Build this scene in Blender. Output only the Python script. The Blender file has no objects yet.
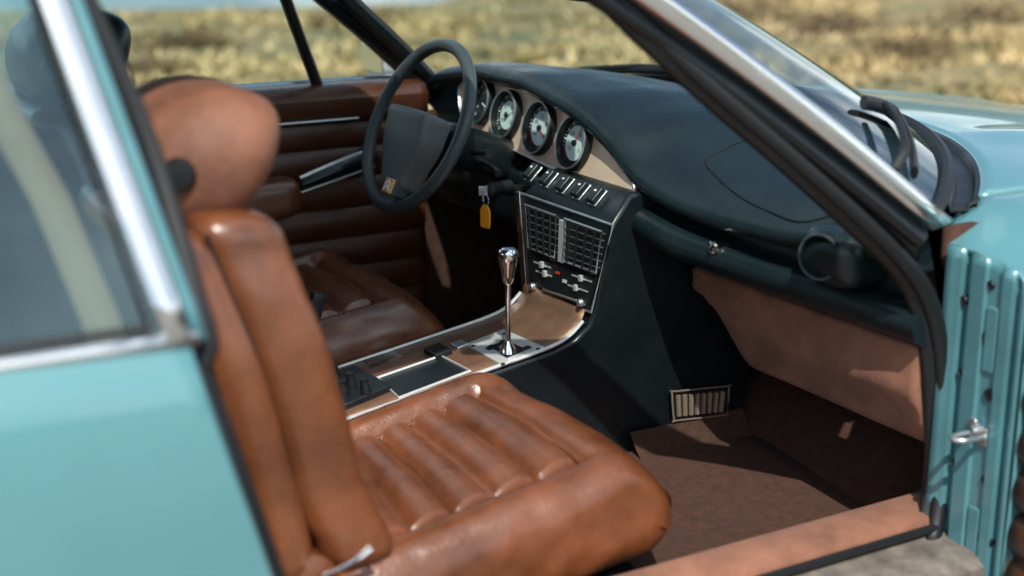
import bpy, bmesh, math, random
import numpy as np
from mathutils import Vector, Matrix, noise
from mathutils.bvhtree import BVHTree
random.seed(7)
R = math.radians
COL = bpy.context.scene.collection
# ------------------------------------------------------------------ camera geometry
CAM = Vector((0, -2.2, 1.28)); PITCH = R(15.5); YAW = R(30); FP = 1422.2
def ray(px, py):
    u = (px - 512) / FP; v = (288 - py) / FP
    fh = math.cos(PITCH) + math.sin(PITCH) * v
    z = -math.sin(PITCH) + math.cos(PITCH) * v
    return Vector((math.sin(YAW) * fh + math.cos(YAW) * u, math.cos(YAW) * fh - math.sin(YAW) * u, z))
def P(px, py, X=None, Y=None, Z=None):
    d = ray(px, py)
    if X is not None: t = (X - CAM.x) / d.x
    elif Y is not None: t = (Y - CAM.y) / d.y
    else: t = (Z - CAM.z) / d.z
    return CAM + d * t
def PP(px, py, p0, n):
    d = ray(px, py); n = Vector(n)
    return CAM + d * ((Vector(p0) - CAM).dot(n) / d.dot(n))
# ------------------------------------------------------------------ materials
def mat(name, col, rough=0.5, metal=0.0, coat=0.0, bump=0.0, bscale=200, var=0.0, vscale=6, spec=0.5, col2=None, voro=False, sheen=0, rvar=0, wr=.7, crough=.04):
    m = bpy.data.materials.new(name); m.use_nodes = True
    nt = m.node_tree; b = nt.nodes['Principled BSDF']
    b.inputs['Base Color'].default_value = (*col, 1); b.inputs['Roughness'].default_value = rough
    b.inputs['Metallic'].default_value = metal; b.inputs['Coat Weight'].default_value = coat
    b.inputs['Coat Roughness'].default_value = crough; b.inputs['Specular IOR Level'].default_value = spec
    b.inputs['Sheen Weight'].default_value = sheen
    tc = nt.nodes.new('ShaderNodeTexCoord')
    if var > 0 or col2:
        n = nt.nodes.new('ShaderNodeTexNoise'); n.inputs['Scale'].default_value = vscale; n.inputs['Detail'].default_value = 6
        n.inputs['Roughness'].default_value = 0.6
        nt.links.new(tc.outputs['Object'], n.inputs['Vector'])
        r = nt.nodes.new('ShaderNodeValToRGB'); r.color_ramp.elements[0].position = 0.3; r.color_ramp.elements[1].position = 0.7
        c2 = col2 if col2 else tuple(min(1, c * (1 + var)) for c in col)
        c1 = col if col2 else tuple(c * (1 - var) for c in col)
        r.color_ramp.elements[0].color = (*c1, 1); r.color_ramp.elements[1].color = (*c2, 1)
        nt.links.new(n.outputs['Fac'], r.inputs['Fac']); nt.links.new(r.outputs['Color'], b.inputs['Base Color'])
    if rvar > 0:
        n3 = nt.nodes.new('ShaderNodeTexNoise'); n3.inputs['Scale'].default_value = 14; n3.inputs['Detail'].default_value = 5
        nt.links.new(tc.outputs['Object'], n3.inputs['Vector'])
        mr = nt.nodes.new('ShaderNodeMapRange'); mr.inputs['To Min'].default_value = rough - rvar; mr.inputs['To Max'].default_value = rough + rvar
        mr.inputs['From Min'].default_value = 0.3; mr.inputs['From Max'].default_value = 0.7
        nt.links.new(n3.outputs['Fac'], mr.inputs['Value']); nt.links.new(mr.outputs['Result'], b.inputs['Roughness'])
    if bump > 0:
        if voro:
            n2 = nt.nodes.new('ShaderNodeTexVoronoi'); n2.inputs['Scale'].default_value = bscale; out = n2.outputs['Distance']
        else:
            n2 = nt.nodes.new('ShaderNodeTexNoise'); n2.inputs['Scale'].default_value = bscale; n2.inputs['Detail'].default_value = 4; out = n2.outputs['Fac']
        nt.links.new(tc.outputs['Object'], n2.inputs['Vector'])
        bp = nt.nodes.new('ShaderNodeBump'); bp.inputs['Strength'].default_value = bump; bp.inputs['Distance'].default_value = 0.002
        nt.links.new(out, bp.inputs['Height'])
        if bscale > 150:
            n4 = nt.nodes.new('ShaderNodeTexNoise'); n4.inputs['Scale'].default_value = 22; n4.inputs['Detail'].default_value = 6
            n4.inputs['Distortion'].default_value = 1.4
            nt.links.new(tc.outputs['Object'], n4.inputs['Vector'])
            b2 = nt.nodes.new('ShaderNodeBump'); b2.inputs['Strength'].default_value = bump * wr; b2.inputs['Distance'].default_value = 0.010
            nt.links.new(n4.outputs['Fac'], b2.inputs['Height']); nt.links.new(bp.outputs['Normal'], b2.inputs['Normal'])
            nt.links.new(b2.outputs['Normal'], b.inputs['Normal'])
        else:
            nt.links.new(bp.outputs['Normal'], b.inputs['Normal'])
    return m
def glass(name, tint, refl, rough=0.0, gc=(.9, .97, 1)):
    m = bpy.data.materials.new(name); m.use_nodes = True; nt = m.node_tree; nt.nodes.clear()
    o = nt.nodes.new('ShaderNodeOutputMaterial'); mx = nt.nodes.new('ShaderNodeMixShader')
    t = nt.nodes.new('ShaderNodeBsdfTransparent'); t.inputs['Color'].default_value = (*tint, 1)
    g = nt.nodes.new('ShaderNodeBsdfGlossy'); g.inputs['Roughness'].default_value = rough; g.inputs['Color'].default_value = (*gc, 1)
    f = nt.nodes.new('ShaderNodeLayerWeight'); f.inputs['Blend'].default_value = 0.5
    pw = nt.nodes.new('ShaderNodeMath'); pw.operation = 'POWER'; pw.inputs[1].default_value = 4.0
    ml = nt.nodes.new('ShaderNodeMath'); ml.operation = 'MULTIPLY_ADD'; ml.use_clamp = True; ml.inputs[1].default_value = .85; ml.inputs[2].default_value = refl
    nt.links.new(f.outputs['Facing'], pw.inputs[0]); nt.links.new(pw.outputs[0], ml.inputs[0]); nt.links.new(ml.outputs[0], mx.inputs[0])
    nt.links.new(t.outputs[0], mx.inputs[1]); nt.links.new(g.outputs[0], mx.inputs[2]); nt.links.new(mx.outputs[0], o.inputs[0])
    return m
M = dict(
 paint=mat('teal_paint', (.105, .285, .318), .30, .15, .8, var=.06, vscale=3),
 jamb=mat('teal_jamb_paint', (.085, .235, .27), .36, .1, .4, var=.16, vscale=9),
 leather=mat('tan_leather', (.150, .048, .0175), .27, 0, .25, .20, 420, .42, 10, voro=True, rvar=.07, wr=.5, spec=.7, crough=.17),
 half_shade_leather=mat('tan_leather_half_shade', (.125, .041, .017), .28, 0, .25, .20, 420, .3, 10, voro=True, rvar=.07, wr=.4, spec=.7, crough=.17),  # near seat's leather again, darkened a little to paint in far-side shade
 seam=mat('dark_seam_leather', (.020, .008, .005), .5),
 shade_leather=mat('tan_leather_in_shade', (.075, .025, .012), .33, 0, 0, .2, 380, .25, 8, voro=True, rvar=.08, wr=.35, spec=.6),  # same leather as the seats, with cabin shade put into the colour
 suede=mat('tan_suede', (.225, .098, .060), .85, 0, 0, .3, 300, .32, 14, sheen=.10),
 headsuede=mat('brown_suede', (.185, .078, .047), .62, 0, 0, .3, 300, .38, 9, spec=.4, wr=.9),
 carpet=mat('brown_carpet', (.055, .024, .015), .97, 0, 0, 1.0, 140, .32, 60),
 black=mat('black_vinyl', (.007, .015, .019), .30, 0, 0, .14, 500, .3, 10, voro=True, rvar=.09),
 satin=mat('black_satin', (.006, .010, .013), .36, 0, 0, .05, 90, .2, 8, rvar=.1),
 rubber=mat('black_rubber', (.006, .008, .010), .5, 0, 0, .1, 120),
 rim=mat('grey_leather', (.048, .062, .070), .36, 0, 0, .2, 420, .15, 20, voro=True),
 pad=mat('grey_pad', (.125, .14, .148), .46, 0, 0, .2, 380, .12, 20, voro=True, wr=.2),
 chrome=mat('chrome', (.80, .83, .85), .10, 1, 0, rvar=.05),
 brushed=mat('brushed_steel', (.66, .69, .71), .32, .9, 0, .2, 120),
 satinsteel=mat('satin_steel', (.72, .75, .75), .42, .55, 0, .15, 60),
 slat=mat('dull_bronze_slat', (.36, .27, .21), .40, .5, 0, .15, 60),
 trimsteel=mat('pillar_steel', (.80, .83, .84), .24, 1, 0, rvar=.06),
 bronze=mat('bronze_metal', (.20, .108, .068), .40, .4, 0, .1, 100, .25, 20),
 silver=mat('tan_bronze_panel', (.86, .64, .49), .38, .25, 0, .1, 100, .08, 20),
 white=mat('white_print', (.90, .92, .90), .5),
 face=mat('dial_black', (.012, .018, .021), .3, 0, .3),
 dialgrey=mat('dial_pale', (.60, .76, .76), .4, 0, .3),
 red=mat('needle_red', (.70, .05, .02), .4), yellow=mat('marking_yellow', (.7, .45, .05), .4),
 orange=mat('orange_tag', (.98, .36, .015), .35, 0, .3, var=.1, vscale=60),
 gold=mat('gold_emblem', (.78, .45, .16), .35, .2),
 sill=mat('worn_sill_metal', (.20, .18, .155), .55, .3, 0, .4, 60, .45, 25),
 mirror=mat('mirror_glass', (.8, .85, .88), .03, 1, 0),
 glass=glass('windscreen_glass', (.80, .90, .87), .03), qglass=glass('tinted_glass', (.50, .70, .74), .11, 0, (.55, .82, .92)),
)
# ------------------------------------------------------------------ mesh helpers
class MB:
    def __init__(s): s.v = []; s.f = []
    def add(s, vs, fs):
        o = len(s.v); s.v += [tuple(v) for v in vs]; s.f += [tuple(i + o for i in f) for f in fs]; return s
    def grid(s, rows, cu=False, cv=False):
        n = len(rows); m = len(rows[0]); vs = [p for r in rows for p in r]; fs = []
        for i in range(n if cu else n - 1):
            for j in range(m if cv else m - 1):
                a = i * m + j; b = i * m + (j + 1) % m; c = ((i + 1) % n) * m + (j + 1) % m; d = ((i + 1) % n) * m + j
                fs.append((a, b, c, d))
        return s.add(vs, fs)
    def poly(s, pts): return s.add(pts, [tuple(range(len(pts)))])
    def prism(s, pts, off):
        off = Vector(off); n = len(pts); a = [Vector(p) for p in pts]; b = [p + off for p in a]
        fs = [tuple(range(n))[::-1], tuple(range(n, 2 * n))] + [(i, (i + 1) % n, n + (i + 1) % n, n + i) for i in range(n)]
        return s.add(a + b, fs)
    def box(s, c, h, mx=None):
        c = Vector(c); vs = []
        for x in (-1, 1):
            for y in (-1, 1):
                for z in (-1, 1):
                    p = Vector((x * h[0], y * h[1], z * h[2])); vs.append(c + (mx @ p if mx else p))
        return s.add(vs, [(0, 1, 3, 2), (4, 6, 7, 5), (0, 4, 5, 1), (2, 3, 7, 6), (0, 2, 6, 4), (1, 5, 7, 3)])
    def tube(s, pts, r, seg=10, smooth=6, closed=False, flat=None, up=(0, 0, 1)):
        pts = [Vector(p) for p in pts]
        if smooth and len(pts) > 2: pts = catmull(pts, smooth, closed)
        n = len(pts); rs = r if isinstance(r, (list, tuple)) else None; rows = []
        up = Vector(up)
        for i, p in enumerate(pts):
            a = pts[(i - 1) % n] if (closed or i > 0) else p; b = pts[(i + 1) % n] if (closed or i < n - 1) else p
            t = (b - a).normalized(); s1 = t.cross(up)
            if s1.length < 1e-3: s1 = t.cross(Vector((1, 0, 0)))
            s1.normalize(); s2 = s1.cross(t)
            if rs:
                q = i / (n - 1) * (len(rs) - 1); k = min(int(q), len(rs) - 2); rr = rs[k] + (rs[k + 1] - rs[k]) * (q - k)
            else: rr = r
            fl = flat or 1.0
            rows.append([p + s1 * math.cos(2 * math.pi * j / seg) * rr + s2 * math.sin(2 * math.pi * j / seg) * rr * fl for j in range(seg)])
        s.grid(rows, cu=closed, cv=True)
        if not closed: s.poly(rows[0][::-1]); s.poly(rows[-1])
        return s
    def lathe(s, c, axis, prof, seg=32, ex=None, sx=1.0, sy=1.0, cap=True):
        c = Vector(c); a = Vector(axis).normalized()
        e1 = (Vector(ex) if ex else a.orthogonal()); e1 = (e1 - a * e1.dot(a)).normalized(); e2 = a.cross(e1)
        rows = [[c + a * h + (e1 * math.cos(2 * math.pi * j / seg) * sx + e2 * math.sin(2 * math.pi * j / seg) * sy) * r for j in range(seg)] for r, h in prof]
        s.grid(rows, cv=True)
        if cap:
            if prof[0][0] > 1e-5: s.poly(rows[0][::-1])
            if prof[-1][0] > 1e-5: s.poly(rows[-1])
        return s
    def soft(s, c, H, r, step, deform=None):
        c = Vector(c); st = step if isinstance(step, (tuple, list)) else (step,) * 3
        n = [max(3, int(2 * h / q)) for h, q in zip(H, st)]
        idx = {}; vs = []; fs = []
        def key(i, j, k):
            if (i, j, k) in idx: return idx[(i, j, k)]
            p = [(-1 + 2 * a / b) * h for a, b, h in zip((i, j, k), n, H)]
            q = [max(-(h - r), min(h - r, a)) for a, h in zip(p, H)]
            d = Vector([a - b for a, b in zip(p, q)])
            if d.length > 1e-9: d = d.normalized() * r
            l = Vector(q) + d
            if deform: l = Vector(deform(l))
            idx[(i, j, k)] = len(vs); vs.append(c + l); return idx[(i, j, k)]
        for ax in range(3):
            u, w = [(1, 2), (0, 2), (0, 1)][ax]
            for side in (0, n[ax]):
                for a in range(n[u]):
                    for b in range(n[w]):
                        q = []
                        for (da, db) in ((0, 0), (1, 0), (1, 1), (0, 1)):
                            t = [0, 0, 0]; t[ax] = side; t[u] = a + da; t[w] = b + db; q.append(key(*t))
                        fs.append(tuple(q))
        return s.add(vs, fs)
def catmull(pts, k, closed=False):
    out = []; n = len(pts)
    for i in range(n if closed else n - 1):
        p0 = pts[(i - 1) % n] if (closed or i > 0) else pts[i]; p1 = pts[i]; p2 = pts[(i + 1) % n]
        p3 = pts[(i + 2) % n] if (closed or i < n - 2) else p2
        for j in range(k):
            t = j / k
            out.append(0.5 * ((2 * p1) + (p2 - p0) * t + (2 * p0 - 5 * p1 + 4 * p2 - p3) * t * t + (-p0 + 3 * p1 - 3 * p2 + p3) * t ** 3))
    if not closed: out.append(pts[-1])
    return out
WL = {}
def empty(name, loc=(0, 0, 0), parent=None, label=None, cat=None, group=None):
    o = bpy.data.objects.new(name, None); COL.objects.link(o); loc = Vector(loc); o.empty_display_size = .1
    if parent: o.parent = parent; o.location = loc - WL[parent.name]
    else: o.location = loc
    WL[o.name] = loc
    if label: o['label'] = label
    if cat: o['category'] = cat
    if group: o['group'] = group
    return o
def obj(name, mb, m, parent=None, bevel=0, solid=0, sub=0, label=None, cat=None, kind=None, group=None, ang=42, soff=-1):
    c = Vector((0, 0, 0))
    for v in mb.v: c += Vector(v)
    c /= len(mb.v)
    me = bpy.data.meshes.new(name); me.from_pydata([Vector(v) - c for v in mb.v], [], mb.f)
    bm = bmesh.new(); bm.from_mesh(me); bmesh.ops.remove_doubles(bm, verts=bm.verts, dist=1e-5)
    bmesh.ops.recalc_face_normals(bm, faces=bm.faces); bm.to_mesh(me); bm.free()
    me.polygons.foreach_set('use_smooth', [True] * len(me.polygons)); me.set_sharp_from_angle(angle=R(ang))
    me.materials.append(M[m] if isinstance(m, str) else m)
    o = bpy.data.objects.new(name, me); COL.objects.link(o)
    if parent: o.parent = parent; o.location = c - WL[parent.name]
    else: o.location = c
    WL[o.name] = c
    if solid:
        s = o.modifiers.new('s', 'SOLIDIFY'); s.thickness = solid; s.offset = soff
    if bevel:
        b = o.modifiers.new('b', 'BEVEL'); b.width = bevel; b.segments = 3; b.limit_method = 'ANGLE'; b.angle_limit = R(35)
    if sub:
        s = o.modifiers.new('u', 'SUBSURF'); s.levels = sub; s.render_levels = sub
    for k, w in (('label', label), ('category', cat), ('kind', kind), ('group', group)):
        if w: o[k] = w
    return o
def ss(a, b, x):
    t = max(0, min(1, (x - a) / (b - a))); return t * t * (3 - 2 * t)
itp = lambda x, xs, ys: float(np.interp(x, xs, ys))

# ------------------------------------------------------------------ setting
gm = mat('meadow_soil', (.30, .23, .11), .95, 0, 0, .8, 40, col2=(.075, .09, .04), vscale=.7)
obj('ground', MB().poly([(-150, -150, 0), (250, -150, 0), (250, 250, 0), (-150, 250, 0)]), gm, kind='structure')
am = mat('gravel', (.20, .19, .17), .9, 0, 0, .9, 70, .3, 30)
obj('gravel_lot', MB().poly([(-12, -10, .004), (14, -10, .004), (14, 2.6, .004), (-12, 2.6, .004)]), am, kind='structure')
wm = mat('lake_water', (.12, .20, .24), .15, 0, 0, .5, 3)
a = P(60, 11, Z=.008); b = P(345, 6, Z=.008)
dn = (b - a).normalized(); pp = Vector((-dn.y, dn.x, 0)); LA, LB, LP = a, b, pp
obj('lake_water', MB().poly([a - dn * 40, b + dn * 1.0, b + dn * 8 + pp * 14, b + dn * 16 + pp * 60, a - dn * 60 + pp * 60]), wm, kind='structure')
rows = []
for i in range(145):
    a = 2 * math.pi * i / 144; r = []
    for k, (rad, hh) in enumerate(((85, 0), (95, .5), (110, 1), (135, 1.15))):
        h = (9 + 5 * math.sin(a * 3 + 1) + 3 * math.sin(a * 7) + 1.6 * noise.noise(Vector((i * .7, k, 0)))) * hh
        r.append((rad * math.cos(a), rad * math.sin(a), max(-.2 if k == 0 else .3, h)))
    rows.append(r)
obj('added_hills', MB().grid(rows), mat('added_hill_woods', (.030, .045, .022), .95, 0, 0, .8, 1.5, .5, .25), kind='structure')  # unseen hills, added so bonnet and dash pick up dark reflections
def grassmat(name, c1, c2, c3, sc=.9, ps=(.38, .50, .64)):
    m = bpy.data.materials.new(name); m.use_nodes = True; nt = m.node_tree; b = nt.nodes['Principled BSDF']
    tc = nt.nodes.new('ShaderNodeTexCoord'); n = nt.nodes.new('ShaderNodeTexNoise'); n.inputs['Scale'].default_value = sc; n.inputs['Detail'].default_value = 8
    n.inputs['Roughness'].default_value = .75
    nt.links.new(tc.outputs['Object'], n.inputs['Vector']); r = nt.nodes.new('ShaderNodeValToRGB')
    r.color_ramp.elements[0].position = ps[0]; r.color_ramp.elements[0].color = (*c1, 1)
    r.color_ramp.elements[1].position = ps[2]; r.color_ramp.elements[1].color = (*c3, 1)
    e = r.color_ramp.elements.new(ps[1]); e.color = (*c2, 1)
    nt.links.new(n.outputs['Fac'], r.inputs['Fac']); nt.links.new(r.outputs['Color'], b.inputs['Base Color'])
    b.inputs['Roughness'].default_value = .8; return m
gmb = MB()
for i in range(15000):
    y = 3.2 + 19 * random.random() ** 1.1; x = (y + 2.2) * random.uniform(.1, 1.35) + random.uniform(-.5, .5)
    q = Vector((x, y, 0)) - LB
    if q.dot(LP) > -.1 and q.dot(dn) < 2: continue
    den = noise.noise(Vector((x * .55, y * .55, 3)))
    if den < -.05 and random.random() < .85: continue
    h = random.uniform(.02, .08) * (1 + 1.2 * max(0, den) * 2)
    for k in range(4):
        a = random.uniform(0, 6.28); w = random.uniform(.012, .03); dx = math.cos(a); dy = math.sin(a); l = random.uniform(.05, .16)
        ox = x + random.uniform(-.12, .12); oy = y + random.uniform(-.12, .12)
        gmb.add([(ox - dy * w, oy + dx * w, 0), (ox + dy * w, oy - dx * w, 0), (ox + dx * l, oy + dy * l, h)], [(0, 1, 2)])
me = bpy.data.meshes.new('meadow_grass'); me.from_pydata(gmb.v, [], gmb.f)
me.materials.append(grassmat('dry_grass', (.08, .10, .042), (.36, .28, .125), (.78, .60, .33), .8, (.38, .49, .63)))
o = bpy.data.objects.new('meadow_grass', me); COL.objects.link(o)
o['kind'] = 'stuff'; o['label'] = 'dry yellow and olive meadow grass growing beyond the parked car'; o['category'] = 'grass'
hm = grassmat('bush_leaves', (.035, .032, .015), (.11, .075, .03), (.22, .15, .07), 6)
for i, (px, py, s) in enumerate([(745, 10, .55), (905, 46, .42), (985, 14, .50), (838, 22, .45), (190, 36, .30), (142, 62, .26), (358, 14, .34)]):
    c = P(px, py, Z=.1); bb = MB()
    for k in range(800):
        a = random.uniform(0, 6.28); e = math.acos(random.uniform(0, 1)); rr = s * random.uniform(.45, 1) * (1 + .3 * math.sin(3 * a + i))
        q = Vector((c.x + 1.5 * rr * math.cos(a) * math.sin(e), c.y + rr * math.sin(a) * math.sin(e), rr * .5 * math.cos(e)))
        d = Vector((random.gauss(0, 1), random.gauss(0, 1), random.gauss(0, 1))).normalized(); d2 = d.orthogonal().normalized()
        bb.add([q - d * .03, q + d2 * .016, q + d * .03, q - d2 * .016], [(0, 1, 2, 3)])
    rt = empty('bush', (c.x, c.y, 0), None, ['dark low bush in dry grass just right of the windscreen pillar top', 'broad brown bush in dry grass above the car bonnet', 'dark bush at top right corner of the meadow',
        'small bush in the grass between pillar and bonnet at the top edge', 'low bush seen through the side window over the far door', 'low bush behind the tan headrest in the side glass',
        'low bush in the triangular pane beside the far pillar'][i], 'bush', 'low bushes in the meadow')
    obj('leaves', bb, hm, rt)
    for k in range(4):
        a = k * 1.57; obj('stem', MB().tube([(c.x, c.y, 0), (c.x + .2 * s * math.cos(a), c.y + .2 * s * math.sin(a), .2 * s), (c.x + .6 * s * math.cos(a), c.y + .6 * s * math.sin(a), .38 * s)], [.02, .006], 6, 3), 'shade_leather', rt)

# ------------------------------------------------------------------ the car
car = empty('car', (0, 0, 0), None, 'teal coupe with brown leather interior and its near door wide open', 'car')
def baseX(y): return 1.915 - .39 * abs(y / .76) ** 3.2
def baseZ(y): return .895 - .08 * abs(y / .76) ** 2.4
def hoodz(x, y): return .880 - .078 * abs(y / .8) ** 2.4 - .145 * (max(0, x - 1.85) / 1.3) ** 1.35 - .10 * max(0, x - 2.9)
rows = []
for i in range(61):
    y = -.68 + 1.36 * i / 60; x0 = baseX(y) + .075; rows.append([(x0 + (3.15 - x0) * j / 40, y, hoodz(x0 + (3.15 - x0) * j / 40, y) + .010 * math.exp(-((abs(y) - .40) / .05) ** 2) * ss(0, .15, j / 40)) for j in range(41)])
obj('bonnet', MB().grid(rows), 'paint', car, solid=.012)
rows = []
for i in range(61):
    y = -.70 + 1.40 * i / 60; x0 = baseX(y); r = []
    for k, (dx, dz) in enumerate([(-.01, -.006), (.0, .0), (.012, -.004), (.02, -.02), (.06, -.022), (.066, -.012), (.075, -.012), (.078, -.04)]):
        z = baseZ(y) + dz if k < 3 else hoodz(x0 + .075, y) + dz + .008
        r.append((x0 + dx, y, z))
    rows.append(r)
obj('cowl', MB().grid(rows), 'satin', car, solid=.003)
obj('windscreen_seal', MB().tube([(baseX(y), y, baseZ(y) + .004) for y in np.linspace(-.755, .755, 61)], .011, 8, 0), 'rubber', car)
def rolldown(x): return -.046 * (1 - ss(1.585, 1.74, x))
def fender(sg):
    rows = []
    for i in range(60):
        x = 1.602 + (3.15 - 1.602) * (i / 59) ** 1.5
        yi = max(.687, .76 * max(0, (1.915 - x) / .39) ** (1 / 3.2) + .012) if x < 1.915 else .687
        r = []; rd = rolldown(x)
        zi = hoodz(x, yi) + rd
        zb = itp(x, [1.6, 1.9, 3.2], [.785, .765, .62]) + rd * .8
        for k in range(9):
            t = k / 8; y = yi + (.855 - yi) * t; r.append((x, sg * y, zi * (1 - t) + (zb + .012) * t + .006 * math.sin(math.pi * t)))
        for k in range(1, 7):
            a = k / 6 * math.pi / 2; r.append((x, sg * (.855 + .035 * math.sin(a)), zb + .012 - .04 * (1 - math.cos(a))))
        for z in (.65, .55, .45, .35, .25): r.append((x, sg * (.895 - .3 * max(0, .45 - z) ** 2), min(z, zb - .05)))
        rows.append(r)
    obj('fender', MB().grid(rows), 'paint', car, solid=.006)
fender(-1); fender(1)
obj('nose_panel', MB().grid([[(3.15, -.86 + 1.72 * i / 20, hoodz(3.15, -.86 + 1.72 * i / 20)), (3.2, -.86 + 1.72 * i / 20, .55), (3.18, -.86 + 1.72 * i / 20, .3)] for i in range(21)]), 'paint', car)
def ws(s, t):
    yb = .755; yt = .56; y = s * (yb + (yt - yb) * t)
    xe = 1.525 + (.952 - 1.525) * t; ze = .818 + (1.245 - .818) * t
    B = .385 * (1 - t) + .24 * t; zc = .08 * (1 - t) + .03 * t
    f = 1 - abs(s) ** 3.2
    return Vector((xe + B * f + .02 * math.sin(math.pi * t), y, ze + zc * (1 - abs(s) ** 2.4)))
wmb = MB().grid([[ws(-1 + 2 * i / 60, j / 16) for j in range(17)] for i in range(61)])
obj('windscreen', wmb, 'glass', car)
wbvh = BVHTree.FromPolygons([Vector(v) for v in wmb.v], wmb.f)
def roofpt(x, s):
    t = (.975 - x) / 1.9; w = .56 - .03 * abs(t - .35); return Vector((x + .21 * (1 - abs(s) ** 3) * ss(.5, .975, x), s * w, 1.262 + .03 * math.sin(math.pi * min(1, t + .25)) + .035 * (1 - abs(s) ** 2.4) - .12 * max(0, t - .5)))
obj('roof', MB().grid([[roofpt(.975 - 1.9 * i / 40, -1 + j / 12) for j in range(25)] for i in range(41)]), 'paint', car, solid=.03, label='teal metal roof')
for sg in (-1, 1):
    pts = [ws(sg, t) for t in np.linspace(-.02, 1.03, 14)]
    obj('pillar', MB().tube([p + Vector((-.018, -sg * .004, -.012)) for p in pts], .020, 10, 0, flat=.75), 'satin', car)
    rows = []
    for i, q in enumerate(pts):
        w_ = 1 + .35 * i / 13
        rows.append([q + Vector(d) * w_ for d in ((-.016, sg * .018, .004), (-.008, sg * .027, .010), (.006, sg * .029, .015), (.020, sg * .022, .016), (.030, sg * .010, .012), (.033, sg * .002, .005))])
    obj('pillar_trim', MB().grid(rows), 'trimsteel', car, solid=.004, label='bright metal strip along the windscreen pillar')
sl = [(584, -40, -.585), (622, 2, -.605), (702, 78, -.645), (790, 154, -.685), (866, 222, -.72), (903, 260, -.735), (928, 300, -.74), (940, 350, -.742), (944, 420, -.745), (942, 480, -.75), (934, 530, -.765), (925, 552, -.78)]
slw = catmull([P(a, b, Y=y) for a, b, y in sl], 6)
sl2 = [(566, -40, -.575), (604, 4, -.60), (688, 84, -.635), (776, 160, -.675), (850, 227, -.705), (892, 268, -.72), (915, 308, -.725), (926, 360, -.728), (930, 425, -.73), (929, 482, -.735), (921, 528, -.75), (912, 552, -.765)]
slw2 = catmull([P(a, b, Y=y) for a, b, y in sl2], 6)
obj('door_seal', MB().tube(slw, .0145, 12, 0), 'rubber', car)
obj('opening_trim', MB().grid([[q + Vector((-.006, .006, 0)), q, q.lerp(p, .5) + Vector((0, -.005, .0)), p] for p, q in zip(slw, slw2)]), 'rubber', car, solid=.012, soff=0)
rows = []
for p in slw[:33]:
    t = max(0, (p.z - .818) / .427); rows.append([p, p.lerp(ws(-1, t), .5) + Vector((0, -.004, 0)), ws(-1, t) + Vector((-.004, -.012, 0))])
obj('pillar_gutter', MB().grid(rows), 'satin', car, solid=.006, soff=0)
# hinge pillar (jamb): straight pressed folds
rows = []
yx = [(-.742, 1.592), (-.752, 1.597), (-.7655, 1.598), (-.768, 1.614), (-.786, 1.615), (-.7885, 1.599), (-.812, 1.598), (-.8145, 1.604), (-.846, 1.605), (-.8485, 1.598), (-.862, 1.598), (-.8645, 1.612), (-.880, 1.612), (-.8825, 1.599), (-.890, 1.597)]
for z_ in np.linspace(0, 1, 30):
    rows.append([(x, y, .22 + (itp(-y, [.742, .80, .855, .872, .890], [.776, .775, .765, .758, .742]) - .22) * z_) for y, x in yx])
jamb = obj('hinge_pillar', MB().grid(rows), 'jamb', car, solid=.003, label='teal painted door jamb beside the open door', ang=30)
for (z0, z1) in ((.30, .385), (.60, .70)):   # raised pressings
    obj('jamb_pressing', MB().prism([(1.6035, -.819, z0), (1.6035, -.842, z0), (1.6035, -.842, z1), (1.6035, -.819, z1)], (-.006, 0, 0)), 'jamb', jamb, bevel=.003)
def jp(px, py): return P(px, py, X=1.603)
for (px, py, rr) in [(990, 339, .0115), (965, 300, .006), (985, 540, .0115), (955, 462, .005), (990, 395, .008), (992, 285, .006), (962, 372, .005), (986, 480, .006)]:
    c = jp(px, py); obj('plug', MB().lathe(c, (-1, 0, 0), [(rr * 1.25, -.02), (rr * 1.25, .003), (rr, .005), (rr * .6, .003), (0, .003)], 20), 'rubber', jamb)
ck = jp(980, 434)
obj('door_catch', MB().box(ck, (.006, .018, .014)).tube([ck + Vector((-.004, -.012, 0)), ck + Vector((-.045, -.012, .002)), ck + Vector((-.052, .008, .002)), ck + Vector((-.01, .014, 0))], .0045, 8, 4).lathe(ck + Vector((-.006, .006, .018)), (-1, 0, 0), [(.008, 0), (.008, .006), (0, .007)], 12), 'brushed', jamb, bevel=.001)
# open near door
hd = Vector((-.20, -.98, 0)).normalized(); hn = Vector((hd.y, -hd.x, 0))
if hn.x > 0: hn = -hn
h0 = Vector((1.632, -.898, 0)); dr = empty('door', h0 + Vector((0, 0, .3)), car, 'near door swung wide open')
def dpt(l, n, z): q = h0 + hd * l + hn * n; return (q.x, q.y, z)
rows = [[dpt(l, n, z) for (n, z) in ((0, .76), (-.03, .78), (-.06, .77), (-.085, .72), (-.09, .6), (-.085, .4), (-.06, .25), (0, .24))] for l in np.linspace(0, 1.15, 24)]
b = MB().grid(rows, cv=True); b.poly(rows[0]); b.poly(rows[-1]); obj('door_shell', b, 'paint', dr, bevel=.004)
rows = []
for l in np.linspace(.005, 1.12, 40):
    rows.append([dpt(l, .012 + .02 * abs(math.sin(math.pi * (z - .26) / .07)) ** .5 if z < .66 else .03, z) for z in np.linspace(.26, .68, 70)])
obj('door_trim', MB().grid(rows), 'shade_leather', dr, solid=.004)
obj('window_frame', MB().tube([dpt(.14, -.03, .77), dpt(.58, -.02, 1.22), dpt(.85, -.02, 1.27), dpt(1.12, -.02, 1.24), dpt(1.13, -.03, .77)], .012, 8, 5), 'chrome', dr)
def sillrow(y, z): return [(x, y, z) for x in np.linspace(.42, 1.64, 30)]
obj('sill_cover', MB().grid([sillrow(y, z) for y, z in ((-.665, .25), (-.672, .33), (-.685, .348), (-.705, .352), (-.735, .350), (-.757, .343), (-.768, .33))]), 'suede', car, solid=.004, label='worn brown covered door sill')
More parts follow.
